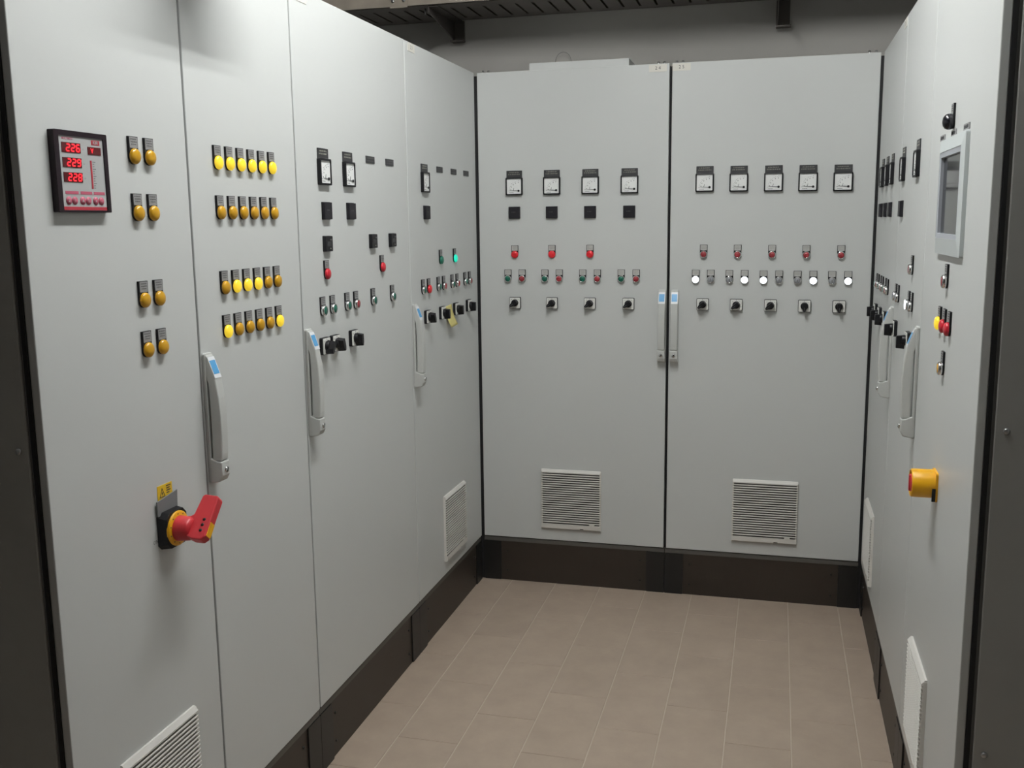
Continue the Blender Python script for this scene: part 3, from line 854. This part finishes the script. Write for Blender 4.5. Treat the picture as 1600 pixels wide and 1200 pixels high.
def multimeter():
    S = .144
    t = thing('digital_multimeter', 'square multimeter with red digits 226, 229 and 228', 'meter', at('left', 1.5915, 1.686), ROT['left'])
    X = lambda u: (u - .5) * S
    Z = lambda v: (.5 - v) * S
    o = rounded(-S / 2, S / 2, -S / 2, S / 2, .002, 2); i = rounded(X(.085), X(.925), Z(.975), Z(.065), .001, 2); n = len(o)
    mb = MB().add([(x, 0, z) for x, z in o] + [(x, -.0130, z) for x, z in o] + [(x, -.0130, z) for x, z in i] + [(x, -.010, z) for x, z in i],
                  [(k, (k + 1) % n, (k + 1) % n + n, k + n) for k in range(n)] + [(k + n, (k + 1) % n + n, (k + 1) % n + 2 * n, k + 2 * n) for k in range(n)] +
                  [(k + 2 * n, (k + 1) % n + 2 * n, (k + 1) % n + 3 * n, k + 3 * n) for k in range(n)])
    link('frame', mb.mesh('frame', 'meter_frame'), t)
    fp = link('faceplate', MB().box(X(.08), X(.93), -.0112, -.002, Z(.98), Z(.06)).mesh('faceplate', 'plate_grey'), t)
    Y = -.0114
    link('brand_text', text_mesh('MULTIMESS', .0042, X(.25), Z(.10), Y, 'brand_text', 'ink_pink', .0001), fp)
    link('maker_block', MB().box(X(.70), X(.86), -.0116, -.0111, Z(.148), Z(.088)).mesh('maker_block', 'ink_red'), fp)
    link('maker_text', text_mesh('KBR', .0058, X(.78), Z(.119), -.0119, 'maker_text', 'plate_grey', .0002), fp)
    for v0, v1, s in ((.145, .268, '226'), (.328, .448, '229'), (.508, .628, '228')):
        d = link('display_window', MB().box(X(.135), X(.485), -.0120, -.0110, Z(v1), Z(v0)).mesh('display_window', 'display_bg'), t)
        mb = MB()
        for q, ch in enumerate(s):
            seven(ch, X(.215 + .092 * q), Z(v1 - .020), .0082, .0118, -.0126, mb, .0024)
        link('digits', mb.mesh('digits', 'led'), d, label=f'glowing red digits {s}')
    d = link('display_window', MB().box(X(.62), X(.875), -.0120, -.0110, Z(.272), Z(.175)).mesh('display_window', 'display_bg'), t)
    link('digits', text_mesh('V', .0085, X(.70), Z(.225), -.0124, 'digits', 'led', .0004), d, label='glowing red letter V')
    marks = [text_mesh(s, .003, X(.535), Z(v), Y) for s, v in (('L1', .215), ('L2', .395), ('L3', .575))]
    link('phase_marks', join_meshes('phase_marks', marks), fp)
    link('load_bar', MB().box(X(.652), X(.682), -.0118, -.0110, Z(.70), Z(.345)).mesh('load_bar', 'ink_red'), fp)
    mb = MB()
    for q in range(12):
        mb.box(X(.70), X(.70 + (.055 if q % 3 == 0 else .03)), -.0115, -.0111, Z(.36 + .03 * q) - .0004, Z(.36 + .03 * q) + .0004)
    link('bar_ticks', mb.mesh('bar_ticks', 'ink_dark'), fp)
    mb = MB()
    for a, b in ((.145, .385), (.425, .645), (.68, .895)):
        mb.box(X(a), X(b), -.0116, -.0111, Z(.775), Z(.738))
    link('caption_bars', mb.mesh('caption_bars', 'ink_pink'), fp)
    for u, s in ((.195, '2'), (.305, 'I'), (.455, 'A'), (.565, 'E'), (.705, '+'), (.815, '-')):
        kb = link('key', MB().lathe([(.0074, -.0110), (.0072, -.0122), (.0001, -.0124)], 20, X(u), Z(.855)).mesh('key', 'ink_pink'), t)
        link('key_mark', text_mesh(s, .0055, X(u), Z(.855), -.0127, 'key_mark', 'plate_grey', .0002), kb)
    link('red_stripe', MB().box(X(.09), X(.92), -.0116, -.0111, Z(.972), Z(.930)).mesh('red_stripe', 'ink_red'), fp)
multimeter()

# --- main switch with the red swing handle
def main_switch():
    t = thing('main_switch', 'large red main switch handle on a black box with yellow ring', 'switch', at('left', 1.7885, .9530), ROT['left'])
    def octo(hx, hz, c):
        return [(-hx + c, -hz), (hx - c, -hz), (hx, -hz + c), (hx, hz - c), (hx - c, hz), (-hx + c, hz), (-hx, hz - c), (-hx, -hz + c)]
    link('switch_box', MB().taper_y(octo(.036, .0385, .012), -.0235, octo(.0385, .041, .010), 0).mesh('switch_box', 'black'), t, bevel=.001)
    link('grey_tab', MB().prism_y([(-.0400, .034), (.0300, .030), (.0330, .075), (-.0400, .0655)], -.0065, -.0035).mesh('grey_tab', 'sw_tab'), t, label='grey plastic tab above the box')
    ring = link('yellow_ring', MB().lathe([(.0375, -.022), (.0375, -.0265), (.0345, -.028), (.0001, -.028)], 32).mesh('yellow_ring', 'yellow'), t, label='yellow ring plate')
    mb = MB()
    for a in range(60, 300, 34):
        q = math.radians(a)
        mb.box(.0318 * math.cos(q) - .0018, .0318 * math.cos(q) + .0018, -.0286, -.0276, .0318 * math.sin(q) - .0007, .0318 * math.sin(q) + .0007)
    link('ring_print', mb.mesh('ring_print', 'ink_dark'), ring)
    link('hub', MB().lathe([(.0275, -.027), (.0262, -.042), (.0245, -.056), (.020, -.062), (.0001, -.062)], 28).mesh('hub', 'sw_red'), t, label='red hub')
    # pistol grip: an L in the plane of the shaft, turned 42 degrees from upright about it
    hw = .0115
    grip = bpy.data.objects.new('handle_grip', MB().prism_x([(-.044, -.016), (-.072, -.026), (-.093, -.027), (-.1015, -.019), (-.1015, .071), (-.098, .0755),
                                                             (-.068, .0775), (-.063, .074), (-.058, .030), (-.052, .0255), (-.042, .0245)], -hw, hw).mesh('handle_grip', 'sw_red'))
    col.objects.link(grip)
    grip.parent = t
    grip.rotation_euler = (0, math.radians(42), 0)
    grip['label'] = 'red pistol grip turned up'
    b = grip.modifiers.new('edge', 'BEVEL'); b.width = .003; b.segments = 2; b.limit_method = 'ANGLE'
    for q in (-.006, .0065, .019):
        me = MB().lathe([(.0036, 0), (.0036, -.0008), (.0001, -.0008)], 12).mesh('padlock_hole', 'screw')
        me.transform(Matrix.Translation((-hw + .0002, -.0865, q)) @ Matrix.Rotation(math.radians(-90), 4, 'Z'))
        link('padlock_hole', me, grip)
    link('yellow_slide', MB().box(-.0085, .0085, -.1030, -.098, -.016, .015).mesh('yellow_slide', 'yellow'), grip, label='yellow locking slide')
main_switch()

def warning_label():
    t = thing('warning_label', 'small yellow warning label above the red main switch', 'label', at('left', 1.7865, 1.0245), ROT['left'], None,
              MB().prism_y([(-.027, -.006), (.025, -.006), (.025, .024), (-.027, .024)], -.001, 0).mesh('warning_label', 'warn'))
    mb = MB()
    tri = [(-.021, -.002), (-.001, -.002), (-.011, .0185)]
    inn = [(-.0185, -.0005), (-.0035, -.0005), (-.011, .015)]
    for i in range(3):
        j = (i + 1) % 3
        mb.prism_y([tri[i], tri[j], inn[j], inn[i]], -.0014, -.0009)
    mb.prism_y([(-.0125, .0085), (-.0105, .0095), (-.0100, .0060), (-.0085, .0065), (-.0115, .0010), (-.0112, .0045), (-.0128, .0040)], -.0014, -.0009)
    for z, l in ((.019, .016), (.014, .012), (.009, .015), (.004, .010)):
        mb.box(.004, .004 + l, -.0014, -.0009, z - .0011, z + .0011)
    link('warning_print', mb.mesh('warning_print', 'ink_dark'), t)
warning_label()
def wall_mark():
    t = thing('printed_mark', 'small dark printed mark on the door beside the main switch', 'mark', at('left', 1.7425, .930), ROT['left'], None,
              text_mesh('ON', .008, 0, .004, -.0006, 'printed_mark', 'ink_dim'))
wall_mark()

def sticky_note():
    t = thing('sticky_note', 'yellow sticky note stuck behind the rotary switches of the corner door', 'note', at('left', 3.704, 1.226), ROT['left'])
    nx, nz = 6, 8
    W2, H2 = .041, .041
    vs = []
    for j in range(nz + 1):
        for i in range(nx + 1):
            x = -W2 + 2 * W2 * i / nx; z = H2 - 2 * H2 * j / nz
            f = j / nz
            y = -.0015 - .020 * f * f
            vs.append((x + .010 * f, y, z))
    fs = [(j * (nx + 1) + i, j * (nx + 1) + i + 1, (j + 1) * (nx + 1) + i + 1, (j + 1) * (nx + 1) + i) for j in range(nz) for i in range(nx)]
    me = MB().add(vs, fs, True).mesh('paper', 'note')
    o = link('paper', me, t)
    o.rotation_euler = (0, math.radians(-4), 0)
    s = o.modifiers.new('thick', 'SOLIDIFY'); s.thickness = .0006
sticky_note()

# ------------------------------------------------------------------ above the cabinets
def cable_tray():
    x0, x1, y0, y1, z = WALL_L + .01, WALL_R - .01, 4.19, 4.545, 2.50
    t = thing('cable_tray', 'perforated steel cable tray running along the wall above the end row', 'tray', (0, (y0 + y1) / 2, z))
    d = (y1 - y0) / 2
    mb = MB()
    p, s = .0715, .011
    # solid bands between two bands of slots
    mb.box(x0, x1, -d, -.095, 0, .0025)
    mb.box(x0, x1, .125, d, 0, .0025)
    x = x0
    while x < x1:
        e = min(x + p - s, x1)
        mb.box(x, e, -.095, .125, 0, .0025)
        x += p
    link('tray_floor', mb.mesh('tray_floor', 'tray'), t, label='slotted tray floor')
    for nm, y in (('front_rail', -d), ('rear_rail', d)):
        sg = 1 if y < 0 else -1
        mb = MB().box(x0, x1, min(y, y + sg * .003), max(y, y + sg * .003), 0, .058)
        mb.box(x0, x1, min(y, y + sg * .014), max(y, y + sg * .014), .058, .061)
        link(nm, mb.mesh(nm, 'rail'), t)
    mb = MB().box(-1.635, -1.555, -d - .004, -d, -.004, .056)
    sp = link('splice_plate', mb.mesh('splice_plate', 'rail'), t)
    link('light_block_plate', MB().box(x0, x1, -d + .004, d - .004, .0545, .057).mesh('light_block_plate', 'tray'), t)  # unseen cover added to block light so the slots look dark
    for bx in (-1.62, -1.57):
        link('splice_bolt', MB().lathe([(.007, -d - .004), (.007, -d - .009), (.0001, -d - .010)], 8, bx, .025).mesh('splice_bolt', 'steel'), sp)
    link('hanging_bolt', MB().tube([(-1.50, -.11, -.0005), (-1.50, -.11, -.024)], .004, 8).mesh('hanging_bolt', 'steel'), t)
cable_tray()

def bracket(x, label, zb):
    t = thing('cantilever_bracket', label, 'bracket', (x, WALL_B, 2.5), 0, 'brackets under the cable tray')
    zb -= 2.5
    link('wall_plate', MB().box(-.028, .028, -.012, 0, zb, -.002).mesh('wall_plate', 'bracket'), t)
    mb = MB()
    prof = [(-.012, -.002), (-.012, zb + .012), (-.36, -.030), (-.36, -.002)]
    mb.prism_x(prof, -.022, -.018)
    mb.box(-.022, .022, -.36, -.012, -.006, -.002)
    link('arm', mb.mesh('arm', 'bracket'), t)
    link('foot', MB().box(-.028, .034, -.050, -.012, zb, zb + .006).mesh('foot', 'bracket'), t)
def overhead_blocker():  # out-of-view box, added and sized to throw a soft shadow on the doors
    t = thing('shadow_blocker', 'added unseen duct crossing the cabinet roofs above the amber lamps', 'blocker', (WALL_L, 2.00, 2.212))
    e = -1.050 - WALL_L
    link('blocker_body', MB().box(0, e, -.10, .10, 0, .075).mesh('blocker_body', 'bracket'), t, bevel=.003)
    link('blocker_lid', MB().box(0, e + .004, -.104, .104, .075, .083).mesh('blocker_lid', 'bracket'), t)
overhead_blocker()
bracket(-1.445, 'dark bracket holding the tray near the long row', 2.403)
bracket(-.004, 'dark bracket holding the tray above the five meter cabinet', 2.384)

def hoop():
    pts = [(.036 * math.cos(math.radians(a)), 0, .036 * math.sin(math.radians(a)) * 1.15) for a in range(0, 181, 12)]
    thing('wire_hoop', 'thin grey wire loop standing behind the raised roof plate', 'wire', (-.95, D + .42, TOP + .092), 0, None,
          MB().tube([(.036, 0, -.098)] + pts + [(-.036, 0, -.098)], .0013, 6).mesh('wire_hoop', 'wire'))
hoop()
